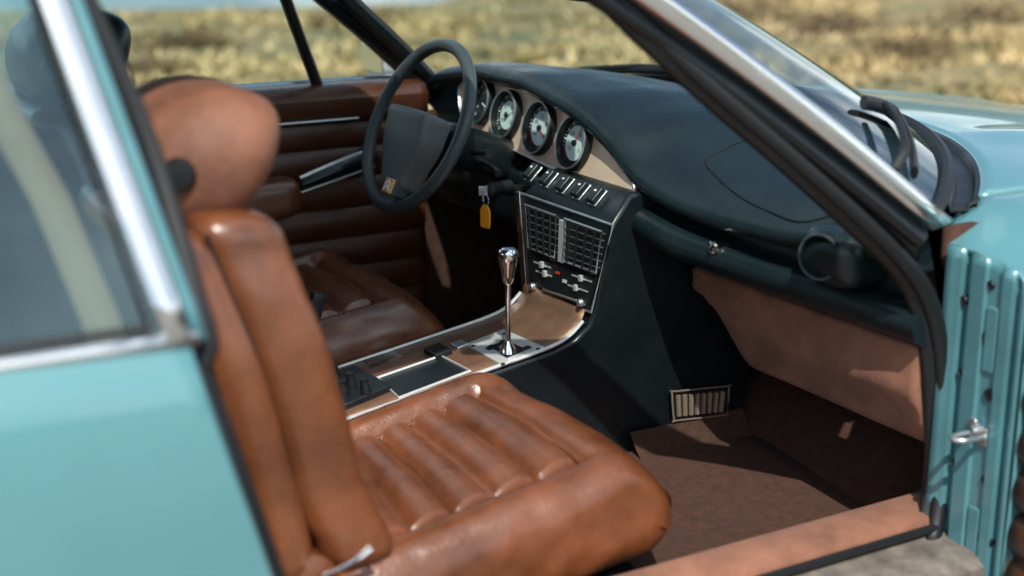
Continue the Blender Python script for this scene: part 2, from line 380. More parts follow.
obj('sill_plate', MB().grid([sillrow(y, z) for y, z in ((-.762, .322), (-.775, .318), (-.80, .317), (-.84, .314), (-.862, .30), (-.872, .25), (-.86, .16))]), 'sill', car, solid=.003)
obj('sill_seal', MB().tube([(x, -.770, .330) for x in np.linspace(.45, 1.6, 12)], .007, 8, 0), 'rubber', car)
# near quarter panel with window
edge = [P(186, 338, Y=-.845), P(205, 395, Y=-.862), P(232, 470, Y=-.872), P(262, 552, Y=-.875), Vector((.50, -.875, .45)), Vector((.53, -.868, .33)), Vector((.54, -.85, .25))]
edge = catmull(edge, 5)
rows = []
for i, e in enumerate(edge):
    r = []
    for k in range(30):
        t = (k / 29) ** 1.4; x = e.x + (-1.7 - e.x) * t
        r.append((x, e.y - .035 * math.sin(min(1, t * 1.6) * math.pi / 2) * (1 - .3 * t), e.z + .01 * t * (1 if i < 8 else 0)))
    rows.append([(e.x + .004, e.y + .05, e.z), (e.x + .006, e.y + .012, e.z), (e.x + .002, e.y + .002, e.z)] + r)
obj('quarter_panel', MB().grid(rows), 'paint', car, solid=.006, label='teal rear side panel under the quarter window')
obj('jamb_seal', MB().tube([P(72, -40, Y=-.66)] + [P(a, b, Y=y) for a, b, y in ((86, 0, -.675), (150, 150, -.74), (196, 300, -.805), (208, 345, -.82))] + [Vector((e.x + .012, e.y + .035, e.z)) for e in edge[4::4]], .012, 8, 5), 'rubber', car)
qw = empty('quarter_window', P(60, 340, Y=-.84), car)
def qp(px, py): return PP(px, py, (0, -.845, .845), (0, -math.cos(R(20)), math.sin(R(20))))
A0 = qp(181, 337); T0 = qp(34, -60)
bk = Vector((-1, 0, .005)).normalized()
upv = (T0 - A0)
rows = [[A0 + upv * t + bk * d * (1 - .35 * t) for d in np.linspace(0, 1.0, 14)] for t in np.linspace(0, 1, 8)]
obj('window_pane', MB().grid(rows), 'qglass', qw)
nq = Vector((0, -math.cos(R(20)), math.sin(R(20))))
def strip(p0, p1, w, nrm, th=.008, n=10):
    p0 = Vector(p0); p1 = Vector(p1); d = (p1 - p0).normalized(); s = d.cross(nrm).normalized() * w
    prof = [(-1, 0), (-.9, .7), (-.5, 1), (.5, 1), (.9, .7), (1, 0)]
    return [[p0 + (p1 - p0) * i / n + s * a + nrm * th * b for a, b in prof] for i in range(n + 1)]
mb = MB(); mb.grid(strip(A0 - upv * .01 + Vector((-.005, 0, 0)), T0 + Vector((-.005, 0, 0)), .0145, nq, .012)); mb.grid(strip(A0 + bk * -.016 + Vector((0, 0, -.002)), A0 + bk * 1.0 + Vector((0, 0, -.002)), .0085, nq, .010))
obj('window_frame', mb, 'trimsteel', qw, solid=.003)
obj('pillar_panel', MB().grid(strip(A0 + Vector((.019, .006, 0)) - upv * .02, T0 + Vector((.019, .006, 0)), .007, nq, .008)), 'jamb', qw, solid=.003)
obj('glazing_seal', MB().tube([A0 + bk * .9 + Vector((0, 0, .014)), A0 + bk * .02 + Vector((0, 0, .014)) + bk * .012, T0 + bk * .022], .005, 6, 0), 'rubber', qw)
rows = []
for a, b, y in ((-60, -20, -.60), (0, 112, -.62), (50, 200, -.655), (100, 320, -.70), (125, 400, -.72)):
    c = P(a, b, Y=y); rows.append([c + Vector((-.020, 0, 0)), c + Vector((.020, 0, .004))])
obj('seat_belt', MB().grid(rows), mat('tan_belt', (.50, .27, .15), .7), car, solid=.002, label='tan seat belt strap behind the near seat')
# ------------------------------------------------------------------ cabin tub
obj('floor', MB().grid([[(x, y, .24 + .012 * math.sin(x * 7) * math.sin(y * 9)) for y in np.linspace(-.68, .70, 24)] for x in np.linspace(-.4, 1.72, 40)]), 'carpet', car, solid=.01)
obj('toe_board', MB().grid([[(1.70, y, .235), (1.73, y, .25), (1.76, y, .275), (1.81, y, .33), (1.86, y, .40), (1.93, y, .5), (1.93, y, .75)] for y in np.linspace(-.72, .72, 30)]), 'carpet', car, solid=.01)
for sg in (-1, 1):
    obj('kick_panel', MB().grid([[(x, sg * (.722 if sg < 0 else .715), z) for x in np.linspace(1.36 if sg > 0 else 1.60, 1.92, 10)] for z in np.linspace(.24, .80, 8)]), 'carpet', car, solid=.012)
obj('rear_bulkhead', MB().grid([[(-.45 - .25 * (z - .3), y, z) for y in np.linspace(-.7, .7, 5)] for z in (.25, .6, .9)]), 'black', car, solid=.02)
obj('rear_bench', MB().soft((-.15, 0, .38), (.28, .62, .12), .06, .03).soft((-.42, 0, .62), (.09, .62, .24), .06, .03), 'shade_leather', car)
# ------------------------------------------------------------------ seats
def seat(cy, dx, dz, lab, leather, sued, near):
    st = empty('seat', (.9 + dx, cy, .25), car, lab)
    HY = .240; SB = .67; NP = 7
    def cush(l, tube=False):
        x, y, z = l; a = (x + .285) / .57; b = y / HY
        top = ss(-.01, .05, z)
        z2 = z + .094 * a - .070
        bol = ss(SB - .03, SB + .12, abs(b))
        z2 += top * (.014 if b > 0 else .002) * bol
        z2 -= top * .010 * math.sin(math.pi * min(1, max(0, a / .85))) * (1 - bol)
        mask = (1 - ss(SB - .04, SB + .01, abs(b))) * ss(.02, .04, a) * (1 - ss(.775, .79, a)) * top
        ph = (a - .02) / .765 * NP
        pl = abs(math.sin(math.pi * ph)) ** .45
        z2 += mask * (.025 * pl - .015)
        z2 += top * .0012 * noise.noise(Vector((x * 30, y * 22, cy * 9)))
        z2 += top * .003 * noise.noise(Vector((x * 9, y * 11, 2 + cy)))
        z2 -= top * .015 * (math.exp(-((abs(b) - SB) / .020) ** 2) * (1 - ss(.78, .82, a)) + math.exp(-((a - .79) / .012) ** 2) * (1 - ss(SB - .02, SB + .03, abs(b))))
        z2 -= .055 * ss(.82, 1.0, a) ** 1.3 * (1 if z > 0 else .1)
        sidew = .003 * noise.noise(Vector((x * 22, z * 30, 5 + cy)))
        y2 = y * (1 + .04 * a) + sidew * ss(.8, 1, abs(b))
        x2 = x + .03 * (1 - b * b) * ss(.6, 1, a) + .012 * math.sin(math.pi * max(0, min(1, (z + .09) / .18))) * ss(.8, 1, a)
        x2 += .055 * b * max(0, 1 - a / .79) * (1 - ss(.8, 1, abs(b))) * ss(0, .12, a)
        x2 -= .012 * b * b * (1 - ss(.8, 1, abs(b))) * ss(0, .1, a)
        return (x2, y2, z2)
    CC = Vector((.895 + dx, cy, .395 + dz)); CH = (.285, HY, .085)
    obj('cushion', MB().soft(CC, CH, .055, (.0040, .008, .008) if near else (.0050, .010, .010), cush), leather, st)
    def cs(a, b, o=.003): return CC + Vector(cush(Vector((-.285 + .57 * a, b * HY, .085)))) + Vector((0, 0, o))
    for s2 in (-1, 1):
        obj('piping', MB().tube([cs(a, s2 * (SB + .004), .0035) for a in np.linspace(.12, .79, 30)], .0034, 8, 2), leather, st)
    obj('piping', MB().tube([cs(.791, b, .0035) for b in np.linspace(-SB, SB, 30)], .0034, 8, 2), leather, st)
    for k in range(1, NP):
        a = .02 + .765 * k / NP; obj('pleat_seam', MB().tube([cs(a, b, .0016) for b in np.linspace(-SB + .06, SB - .06, 24)], .0026, 6, 0), 'seam', st)
    def tilt(z): return -.235 * (z + .22)
    def padd(l):
        x, y, z = l; b = y / .215; f = ss(-.01, .02, x)
        x2 = x + tilt(z) + f * .035 * ss(.5, .85, abs(b))
        mask = (1 - ss(.5, .62, abs(b))) * f * (1 - ss(.15, .2, z))
        x2 += mask * .016 * abs(math.sin(math.pi * (z + .22) / .062)) ** .55
        x2 += .014 * math.sin(math.pi * (z + .23) / .46) + .03 * ss(-.10, -.24, z)
        y2 = y * (1 - .10 * ss(.05, .24, z)) + .004 * noise.noise(Vector((x * 20, z * 14, 3 + cy))) * ss(.7, 1, abs(b))
        x2 += .002 * noise.noise(Vector((y * 20, z * 26, 8)))
        return (x2, y2, z)
    obj('backrest', MB().soft((.640 + dx, cy, .662 + dz), (.034, .226, .246), .033, .007, padd), leather, st)
    def shell(l):
        x, y, z = l; y2 = y * (1 - .12 * ss(.05, .24, z)) + .003 * noise.noise(Vector((x * 20, z * 12, 9 + cy)))
        return (x + tilt(z) + .010 * math.sin(math.pi * (z + .23) / .46) - .012 * math.cos(y / .21 * 1.4), y2, z)
    obj('backrest_shell', MB().soft((.588 + dx, cy, .655 + dz), (.042, .230, .243), .040, .009, shell), leather, st)
    pts = [(.612 + dx + tilt(z) + .012 * math.sin(math.pi * (z + .23) / .46), cy - .216 * (1 - .11 * ss(.05, .24, z)), .665 + dz + z) for z in np.linspace(-.2, .225, 10)]
    obj('backrest_seam', MB().tube(pts, .0035, 6, 3), 'seam', st)
    def hr(l):
        x, y, z = l; b = y / .15; s = 1 + .9 * z
        return (x * (1.0 + 1.3 * z) + .24 * z - .02 * (1 - b * b) + .002 * noise.noise(Vector((y * 12, z * 16, 3))), y * s + .004 * noise.noise(Vector((x * 14, z * 14, 7))), z + .010 * (1 - b * b) + .15 * x * ss(0, .08, x))
    obj('headrest', MB().soft((.562 + dx, cy, .950 + dz), (.087, .158, .089), .086, .011, hr), sued, st)
    hc = Vector((.487 + dx, cy - .150, .953 + dz))
    obj('headrest_hinge', MB().lathe(hc + Vector((.012, .020, 0)), (-.45, -1, 0), [(.021, -.03), (.021, .010), (.017, .016), (.007, .017), (0, .017)], 24), 'rubber', st)
    for s2 in (-1, 1):
        obj('headrest_post', MB().tube([(.555 + dx, cy + s2 * .06, .86 + dz), (.535 + dx, cy + s2 * .06, .95 + dz)], .007, 8, 0), 'chrome', st)
        obj('seat_rail', MB().box((.92 + dx, cy + s2 * .19, .262), (.30, .018, .016)), 'satin', st, bevel=.004)
    obj('seat_pan', MB().soft((.90 + dx, cy, .29 + dz), (.24, .205, .018), .012, .03), 'satin', st)
    if near:
        c = P(358, 556, Y=-.655); obj('recline_lever', MB().tube([c + Vector((-.04, .02, -.025)), c + Vector((-.01, 0, -.006)), c + Vector((.016, -.004, .010))], [.005, .0065, .008], 8, 4, flat=.6), 'chrome', st)
        obj('seat_hinge_cover', MB().lathe(c + Vector((-.06, .045, -.05)), (0, -1, 0), [(.05, -.02), (.05, .012), (.042, .018), (0, .02)], 24), leather, st)
seat(-.402, 0, 0, 'tan leather passenger seat nearest the open door', 'leather', 'headsuede', True)
seat(.370, .03, .045, 'brown leather driver seat, coloured darker for cabin shade, beyond the console', 'half_shade_leather', 'black', False)
# ------------------------------------------------------------------ dashboard
YA = [-.74, -.6, -.45, -.30, -.2, -.13, -.09, -.04, .03, .10, .29, .5, .66, .74]
PZ = [.752, .750, .738, .742, .755, .775, .797, .830, .858, .880, .908, .908, .880, .85]
XA = [-.74, -.6, -.45, -.3, -.13, .1, .74]; XV = [1.545, 1.525, 1.50, 1.475, 1.452, 1.450, 1.457]
LY = [-.74, -.42, -.22, -.13, .74]; LZ = [.674, .690, .712, .735, .738]; LX = [1.545, 1.505, 1.45, 1.44, 1.45]
def sm(f, y, w=.03): return sum(f(y + d) for d in (-w, -w / 2, 0, w / 2, w)) / 5
def padZ(y): return sm(lambda q: itp(q, YA, PZ), y, .025)
def padX(y): return sm(lambda q: itp(q, XA, XV), y)
def lipZ(y): return sm(lambda q: itp(q, LY, LZ), y, .04)
def lipX(y): return sm(lambda q: itp(q, LY, LX), y, .04)
rows = []
for i in range(120):
    y = -.735 + 1.47 * i / 119; pz, px_, lz, lx = padZ(y), padX(y), lipZ(y), lipX(y)
    rec = ss(-.16, -.12, y); rx = (px_ + .055) * (1 - rec) + 1.484 * rec
    bx, bz = baseX(y) - .012, baseZ(y) - .016
    r = [(1.68, y, .585), (lx + .07, y, lz - .062), (lx + .02, y, lz - .056), (lx + .003, y, lz - .045), (lx - .004, y, lz - .026), (lx + .002, y, lz - .008), (lx + .016, y, lz), (lx + .035, y, lz + .001),
         (rx - .008, y, lz + .002), (rx, y, lz + .008), (rx, y, (lz + pz) / 2), (rx, y, pz - .022), (rx - .006, y, pz - .014), (px_ + .012, y, pz - .014), (px_ + .002, y, pz - .009), (px_ - .003, y, pz + .002), (px_ + .003, y, pz + .013), (px_ + .018, y, pz + .022)]
    x0, z0 = px_ + .018, pz + .022
    for k in range(1, 13):
        t = k / 12; zz = z0 + (bz - z0) * (t ** .8 if bz > z0 else t ** 1.4) + .012 * math.sin(math.pi * t)
        r.append((x0 + (bx - x0) * t, y, zz))
    rows.append(r)
db = MB().grid(rows); db.poly(rows[0]); db.poly(rows[-1])
dash = obj('dashboard', db, 'black', car, ang=60, label='black padded dashboard')
bvh = BVHTree.FromPolygons([Vector(v) for v in db.v], db.f)
def hit(px, py, off=.002, tree=None, Z=.8):
    d = ray(px, py).normalized(); l, n, i, t = (tree or bvh).ray_cast(CAM, d)
    if l is None: return P(px, py, Z=Z)
    if n.dot(d) > 0: n = -n
    return l + n * off
obj('lid_seam', MB().tube([hit(a, b, .0008) for a, b in ((758, 134), (730, 146), (706, 160), (716, 176), (742, 198), (770, 212), (800, 222), (830, 216))], .0018, 6, 6), 'rubber', dash)
obj('lid_seam', MB().tube([hit(a, b, .001) for a, b in ((758, 134), (790, 150), (822, 180), (838, 208), (830, 216))], .0014, 6, 6), 'rubber', dash)
k = hit(717, 247, 0); obj('glovebox_knob', MB().lathe(k, (-1, -.15, .1), [(.013, -.02), (.013, .008), (.011, .012), (.007, .013), (.006, .018), (0, .019)], 20), 'chrome', dash)
pc = P(823, 256, Y=-.575)
ax = Vector((-1, -.30, .05)).normalized()
obj('vent_pod', MB().soft((pc.x + .045, pc.y, pc.z - .004), (.055, .062, .046), .035, .01), 'black', dash)
obj('side_vent', MB().lathe(pc, ax, [(.040, -.05), (.041, .004), (.038, .012), (.033, .012), (.030, .0), (.029, -.012), (.016, -.012), (.015, -.002), (.010, .004), (0, .005)], 36), 'satin', dash)
obj('vent_ring', MB().lathe(pc, ax, [(.0385, .010), (.037, .0145), (.034, .0145), (.0325, .010)], 36, cap=False), 'rim', dash)
for k in range(-2, 3):
    z = k * .011; w = math.sqrt(.029 ** 2 - z * z)
    obj('vent_louvre', MB().tube([pc + Vector((-.004, -w * .95, z)), pc + Vector((-.004, w * .95, z))], .0016, 6, 0), 'rim', dash)
obj('knee_panel', MB().grid([[(1.575 - .055 * (1 - abs(math.cos(math.pi * t))) * .35 + .04 * t + .003 * noise.noise(Vector((y * 9, t * 4, 1))), y, .612 - (.612 - (.452 + .09 * ss(-.30, -.155, y))) * t) for t in np.linspace(0, 1, 16)] for y in np.linspace(-.722, -.155, 40)]), 'suede', dash, solid=.02, soff=0, label='tan suede knee panel under the dashboard')
# instrument panel
pn = Vector((-math.cos(R(13)), 0, math.sin(R(13)))); p0 = Vector((1.474, 0, .83))
def gp(px, py, off=0): return PP(px, py, p0, pn) + pn * off
out = [gp(*q) for q in ((462, 100), (462, 88), (470, 79), (485, 75), (505, 77), (530, 84), (556, 95), (580, 109), (602, 127), (620, 147), (632, 168), (637, 186), (634, 196), (620, 193), (600, 186), (570, 175), (545, 164), (520, 152), (495, 139), (474, 127), (464, 114))]
out = catmull(out, 4, True)
obj('instrument_panel', MB().prism(out, pn * .006), 'silver', car, bevel=.0015, label='tan metal instrument panel')
obj('panel_rim', MB().tube([q + pn * .007 for q in out], .0025, 6, 0, closed=True), 'brushed', car)
ey = Vector((0, 1, 0)); eup = Vector((math.sin(R(13)), 0, math.cos(R(13))))
gd = [(487, 103, .041, .044), (512, 116, .046, .048), (545, 129, .047, .050), (580, 144, .047, .049)]
for i, (px, py, rx, ry) in enumerate(gd):
    c = gp(px, py, .007)
    g = empty('gauge', c, car, ['small round gauge with black face furthest from the door', 'black faced gauge second from the far end', 'gauge with pale centre and white scale', 'black gauge with red needle nearest the door'][i], None, 'round dials in the instrument panel')
    obj('bezel', MB().lathe(c, pn, [(1.10, -.002), (1.11, .003), (1.10, .012), (1.05, .017), (.98, .017), (.93, .006), (.925, .001)], 44, ey, rx, ry, cap=False), 'satin', g)
    obj('bezel_ring', MB().lathe(c, pn, [(1.07, .0155), (1.055, .0190), (1.025, .0190), (1.010, .0155)], 44, ey, rx, ry, cap=False), 'brushed', g)
    obj('face', MB().lathe(c, pn, [(.96, 0), (.96, .0022), (0, .0022)], 40, ey, rx, ry), 'face', g)
    mk = MB(); mr = MB(); my = MB()
    def dp(a, r, o=.0032): return c + ey * math.cos(a) * rx * r + eup * math.sin(a) * ry * r + pn * o
    for k in range(31):
        a = R(-50 + 280 * k / 30); big = k % 3 == 0; w = .035 if big else .018
        tgt = mr if (i == 2 and k < 5) or (i == 3 and k < 4) else my if (i == 1 and k > 26) else mk
        tgt.add([dp(a - w, .90), dp(a + w, .90), dp(a + w * .9, .74 if big else .82), dp(a - w * .9, .74 if big else .82)], [(0, 1, 2, 3)])
    obj('scale', mk, 'white', g)
    if mr.v: obj('red_zone', mr, 'red', g)
    if my.v: obj('yellow_zone', my, 'yellow', g)
    if i > 0: obj('dial_centre', MB().lathe(c, pn, [(.62 if i == 1 else .70, .002), (.62 if i == 1 else .70, .0045), (0, .0045)], 32, ey, rx, ry), 'dialgrey', g)
    nums = {0: ['0', '2', '4'], 1: ['10', '30', '50', '70'], 2: ['20', '60', '120', '180', '240'], 3: ['0', '50', '100', '130']}[i]
    for j, tx in enumerate(nums):
        cu = bpy.data.curves.new('t', 'FONT'); cu.body = tx; cu.size = .011; cu.align_x = 'CENTER'; cu.align_y = 'CENTER'; cu.resolution_u = 2
        to = bpy.data.objects.new('t', cu); COL.objects.link(to)
        me = bpy.data.meshes.new_from_object(to.evaluated_get(bpy.context.evaluated_depsgraph_get()))
        a = R(215 - 250 * j / (len(nums) - 1)); ctr = dp(a, .46, .005)
        obj('numeral', MB().add([ctr - ey * v.co.x + eup * v.co.y for v in me.vertices], [tuple(p.vertices) for p in me.polygons]), 'white' if i == 0 else 'face', g)
        bpy.data.objects.remove(to); bpy.data.curves.remove(cu); bpy.data.meshes.remove(me)
    a = R([200, 150, 215, 120][i]); d = ey * math.cos(a) * rx + eup * math.sin(a) * ry; s = pn.cross(d).normalized() * .0014; cc = c + pn * .007
    obj('needle', MB().prism([cc - d * .1 - s, cc - d * .1 + s, cc + d * .86 + s * .4, cc + d * .86 - s * .4], pn * .001), 'red' if i in (2, 3) else 'white', g)
    obj('needle_cap', MB().lathe(c + pn * .005, pn, [(.12, 0), (.12, .005), (0, .006)], 16, ey, rx, ry), 'rubber', g)
# ------------------------------------------------------------------ centre console
def cw(z): return itp(z, [.2, .48, .53, .70, .76, .80], [.125, .118, .125, .162, .140, .13])
prof = [(.72, .22), (.72, .395), (.80, .407), (1.29, .482), (1.335, .497), (1.362, .52), (1.372, .55), (1.376, .70), (1.381, .712), (1.432, .760), (1.47, .766), (1.60, .72), (1.70, .60), (1.755, .46), (1.75, .36), (1.715, .22)]
con = empty('console', (1.1, 0, .24), car, 'black centre console between the seats')
b = MB(); L_ = [(x, cw(z), z) for x, z in prof]; R_ = [(x, -cw(z), z) for x, z in prof]; n = len(prof)
b.add(L_ + R_, [(i, (i + 1) % n, n + (i + 1) % n, n + i) for i in range(n)] + [tuple(range(n)), tuple(range(n, 2 * n))[::-1]])
obj('console_body', b, 'satin', con, bevel=.008)
def ctz(x): return .395 + (x - .72) * .1526
cn = Vector((-.1526, 0, 1)).normalized(); c0 = Vector((.72, 0, .395))
def cp(px, py, off=.004): return PP(px, py, c0 + cn * off, cn)
rows = []
for x, z in [(.84, ctz(.84)), (.95, ctz(.95)), (1.1, ctz(1.1)), (1.2, ctz(1.2)), (1.27, ctz(1.27)), (1.30, .486), (1.325, .495), (1.345, .508), (1.36, .525), (1.367, .545)]:
    w = .108; nn = cn if x < 1.28 else (cn * (1.37 - x) + Vector((-1, 0, .3)) * (x - 1.28)).normalized()
    q = Vector((x, 0, z)) + nn * .004; rows.append([q + Vector((0, y, 0)) for y in np.linspace(-w, w, 7)])
obj('console_deck', MB().grid(rows), 'bronze', con, solid=.003)
for sg in (-1, 1):
    pts = [Vector((x, sg * .112, z)) + Vector((-.003, 0, .006)) for x, z in [(.80, ctz(.80)), (1.0, ctz(1.0)), (1.2, ctz(1.2)), (1.29, .484), (1.33, .499), (1.358, .522)]]
    obj('edge_strip', MB().tube(pts, .0038, 8, 4), 'satinsteel', con)
def slab(name, q, off, h, m, par, bevel=.002):
    pts = [cp(a, b_, off) for a, b_ in q]; return obj(name, MB().prism(pts, cn * h), m, par, bevel=bevel)
slab('gear_plate', [(466, 346), (504, 331), (545, 349), (503, 367)], .005, .005, 'satinsteel', con)
for q in ([(487, 346.5), (492, 344.5), (511, 352.5), (506, 354.5)], [(499, 341.5), (504, 339.5), (523, 348), (518, 350)], [(485, 348.5), (505, 340.5), (509, 342.5), (489, 350.5)], [(503, 356), (528, 345.5), (532, 347.5), (507, 358)]): slab('gate_slot', q, .0105, .001, 'rubber', con, .0003)
for (a, b_) in ((473, 346), (504, 334), (538, 349), (503, 364)):
    obj('plate_screw', MB().lathe(cp(a, b_, .010), cn, [(.004, 0), (.004, .001), (0, .0018)], 10), 'satin', con)
slab('tray', [(377, 378), (441, 356), (470, 371), (399, 398)], .005, .003, 'satin', con)
obj('tray_rim', MB().tube([cp(a, b_, .009) for a, b_ in ((377, 378), (441, 356), (470, 371), (399, 398))], .0030, 6, 0, closed=True), 'satinsteel', con)
slab('switch_block', [(424, 354), (440, 348), (453, 355), (437, 361)], .005, .012, 'satin', con)
slab('switch_block', [(450, 346), (462, 342), (470, 346), (458, 350.5)], .005, .006, 'brushed', con)
slab('rear_block', [(318, 384), (356, 371), (392, 392), (345, 412)], .005, .014, 'satin', con, .003)
for (a, b_) in ((336, 381), (352, 386), (344, 394), (366, 392)):
    c = cp(a, b_, .02); obj('toggle', MB().lathe(c, cn, [(.010, -.004), (.010, .010), (.007, .018), (.0085, .026), (0, .029)], 14), 'rubber', con)
slab('ashtray', [(360, 362), (392, 351), (404, 357), (372, 369)], .005, .002, 'brushed', con)
b0 = cp(508, 352, .012); tp = P(508, 262, Y=b0.y - .002); dv = (tp - b0).normalized()
gl = empty('gear_lever', b0, car, 'tall chrome gear lever on the console')
obj('lever_boot', MB().lathe(b0, dv, [(.016, 0), (.013, .010), (.008, .018), (.006, .022)], 18), 'chrome', gl)
obj('lever_stem', MB().tube([b0, tp], .0052, 12, 0), 'chrome', gl)
obj('lever_knob', MB().lathe(tp + dv * -.035, dv, [(.006, -.006), (.010, .0), (.0125, .012), (.014, .024), (.0175, .036), (.0185, .046), (.0185, .052), (.016, .058), (.010, .061), (0, .062)], 28), 'chrome', gl)
sn = Vector((-1, 0, 0))
def sp(px, py, off=0.): return P(px, py, X=1.372 - off)
def fslab(name, q, off, h, m, par, bevel=.0012): return obj(name, MB().prism([sp(a, b_, off) for a, b_ in q], sn * h), m, par, bevel=bevel)
fslab('stack_fascia', [(519, 193), (612, 225), (590, 311), (527, 290)], .001, .006, 'satin', con)
obj('fascia_rim', MB().tube([sp(a, b_, .008) for a, b_ in ((518, 192), (613, 225), (591, 312), (526.5, 291))], .0026, 6, 0, closed=True), 'brushed', con)
fslab('side_trim', [(516, 192), (521, 192), (528, 290), (523, 289)], .007, .004, 'chrome', con)
for q in ([(529, 204), (560, 215), (559, 257), (532, 247)], [(569, 218), (606, 231), (600, 272), (567, 260)]):
    Q = [sp(a, b_, .008) for a, b_ in q]
    obj('air_vent', MB().prism([sp(a, b_, .007) for a, b_ in q], sn * .002), 'rubber', con)
    for k in range(6):
        t = (k + .5) / 6; a = Q[0].lerp(Q[3], t); b_ = Q[1].lerp(Q[2], t)
        obj('louvre', MB().prism([a, b_, b_ + Vector((-.010, 0, .003)), a + Vector((-.010, 0, .003))], (0, 0, .0017)), 'brushed', con)
    for t in (.15, .38, .62, .85):
        a = Q[0].lerp(Q[1], t); b_ = Q[3].lerp(Q[2], t); obj('vane', MB().tube([a + Vector((-.011, 0, 0)), b_ + Vector((-.011, 0, 0))], .0026, 6, 0), 'rubber', con)
    obj('vent_frame', MB().tube([p + Vector((-.009, 0, 0)) for p in Q], .0024, 6, 0, closed=True), 'brushed', con)
fslab('vent_divider', [(561.5, 219), (567, 221), (565, 263), (560, 261)], .012, .006, 'satinsteel', con)
fslab('radio', [(531, 255), (598, 278), (592, 303), (533, 282)], .007, .006, 'rubber', con)
for q in ((534, 261, 551, 267), (572, 274, 592, 281), (536, 270, 552, 275.5), (568, 284, 588, 291)):
    a = sp(q[0], q[1], .0135); b_ = sp(q[2], q[3], .0135); obj('slider_line', MB().prism([a, b_, b_ + Vector((0, 0, -.003)), a + Vector((0, 0, -.003))], (-.001, 0, 0)), 'satinsteel', con)
for a, b_ in ((543, 264), (582, 277.5), (546, 273), (577, 287)):
    fslab('slider_tab', [(a - 1.5, b_ - 3), (a + 1.5, b_ - 2.4), (a + 1.5, b_ + 4), (a - 1.5, b_ + 3.4)], .014, .006, 'satinsteel', con)
fslab('slider_marking', [(556, 271), (560, 272.1), (559.5, 274.5), (555.5, 273.4)], .0135, .001, 'red', con, 0)
fslab('slider_marking', [(563, 279), (567, 280.4), (566.5, 283.5), (562.5, 282)], .0135, .001, 'dialgrey', con, 0)
for (a, b_) in ((536, 286), (584, 302)):
    c = sp(a, b_, .007); obj('heater_knob', MB().lathe(c, sn, [(.0075, 0), (.0075, .009), (.006, .013), (0, .0135)], 14), 'brushed', con)
fslab('heater_slider', [(543, 288), (577, 299.5), (577, 302), (543, 290.5)], .0135, .002, 'brushed', con)
rn = Vector((-.048, 0, .051)).normalized(); rup = Vector((.051, 0, .048)).normalized(); rp0 = Vector((1.406, 0, .7365))
for j, (a, b_) in enumerate(((534, 174), (550, 180), (566, 186), (582, 192), (598, 198))):
    c = PP(a, b_, rp0, rn)
    obj('switch_frame', MB().prism([c + ey * s1 * .0125 + rup * s2 * .019 for s1, s2 in ((-1, -1), (1, -1), (1, 1), (-1, 1))], rn * .003), 'brushed', con, bevel=.001)
    obj('switch', MB().prism([c + rn * .003 + ey * s1 * .0116 + rup * s2 * .0178 for s1, s2 in ((-1, -1), (1, -1), (1, 1), (-1, 1))], rn * (.012)), 'satin', con, bevel=.004)
    obj('switch_marking', MB().prism([c + rn * .0153 + ey * s1 * .003 + rup * (.006 + s2 * .0018) for s1, s2 in ((-1, -1), (1, -1), (1, 1), (-1, 1))], rn * .0005), 'white' if j != 2 else 'dialgrey', con)
fo = MB().prism([P(a, b_, Y=-.128) for a, b_ in ((669, 391), (730, 385), (727, 416), (671, 423))], (0, -.006, 0))
obj('footwell_outlet', fo, 'rubber', con, bevel=.002)
for k in range(8):
    t = (k + .5) / 8; a = P(675, 396, Y=-.138).lerp(P(726, 391, Y=-.138), t); b_ = P(676, 416, Y=-.138).lerp(P(724, 411, Y=-.138), t); obj('outlet_slat', MB().tube([a, b_], .0052, 8, 0), 'slat', con)
obj('outlet_rim', MB().tube([P(a, b_, Y=-.139) for a, b_ in ((672, 393), (675, 391.5), (726, 386.5), (729, 388), (727, 412), (724, 415), (677, 420.5), (674, 419))], .0020, 8, 2, closed=True), 'slat', con)
obj('tunnel_carpet', MB().grid([[(x, -.135 - .03 * t - .03 * t * t, .30 - .06 * t) for t in np.linspace(0, 1, 6)] for x in np.linspace(1.45, 1.72, 10)]), 'carpet', car)
# ------------------------------------------------------------------ steering wheel
wc = Vector((1.268, .385, .823)); al = R(25); wn = Vector((-math.cos(al), 0, math.sin(al))); wu = Vector((math.sin(al), 0, math.cos(al))); wy = Vector((0, 1, 0))
sw = empty('steering_wheel', wc, car, 'oval single spoke steering wheel in dark leather')
def wp(y, u, n=0): return wc + wy * y + wu * u + wn * n
obj('rim', MB().tube([wp(.186 * math.cos(a), .177 * math.sin(a) * (1 - .04 * (math.sin(a) < 0))) for a in np.linspace(0, 2 * math.pi, 80, endpoint=False)], .0135, 14, 0, closed=True, up=wn), 'rim', sw)
def mapw(mb):
    mb.v = [tuple(wp(v[0], v[1], v[2])) for v in mb.v]; return mb
def hubf(l):
    x, y, z = l; t = (y + .078) / .156
    w = .60 + .45 * ss(.0, .7, t)
    return (x * w, y, z * (.7 + .4 * t) + .010 * (1 - (x / .085) ** 2) + .014 * t)
obj('horn_pad', mapw(MB().soft((-.020, -.050, -.004), (.082, .080, .032), .014, .006, hubf)), 'pad', sw)
obj('spoke', mapw(MB().soft((.0, -.132, -.016), (.038, .052, .014), .012, .007, lambda l: (l.x * (1 + .15 * (l.y < 0)), l.y, l.z + .014 * (1 - ss(-.05, .03, l.y))))), 'rim', sw)
ec = PP(390, 186, wp(0, 0, .030), wn)
obj('emblem_plate', MB().prism([ec + wy * a + wu * b_ for a, b_ in ((-.017, -.015), (.017, -.015), (.017, .015), (-.017, .015))], wn * .006), 'gold', sw, bevel=.0015)
obj('emblem_mount', MB().prism([ec + wy * a + wu * b_ - wn * .034 for a, b_ in ((-.019, -.017), (.019, -.017), (.019, .017), (-.019, .017))], wn * .034), 'rim', sw, bevel=.003)
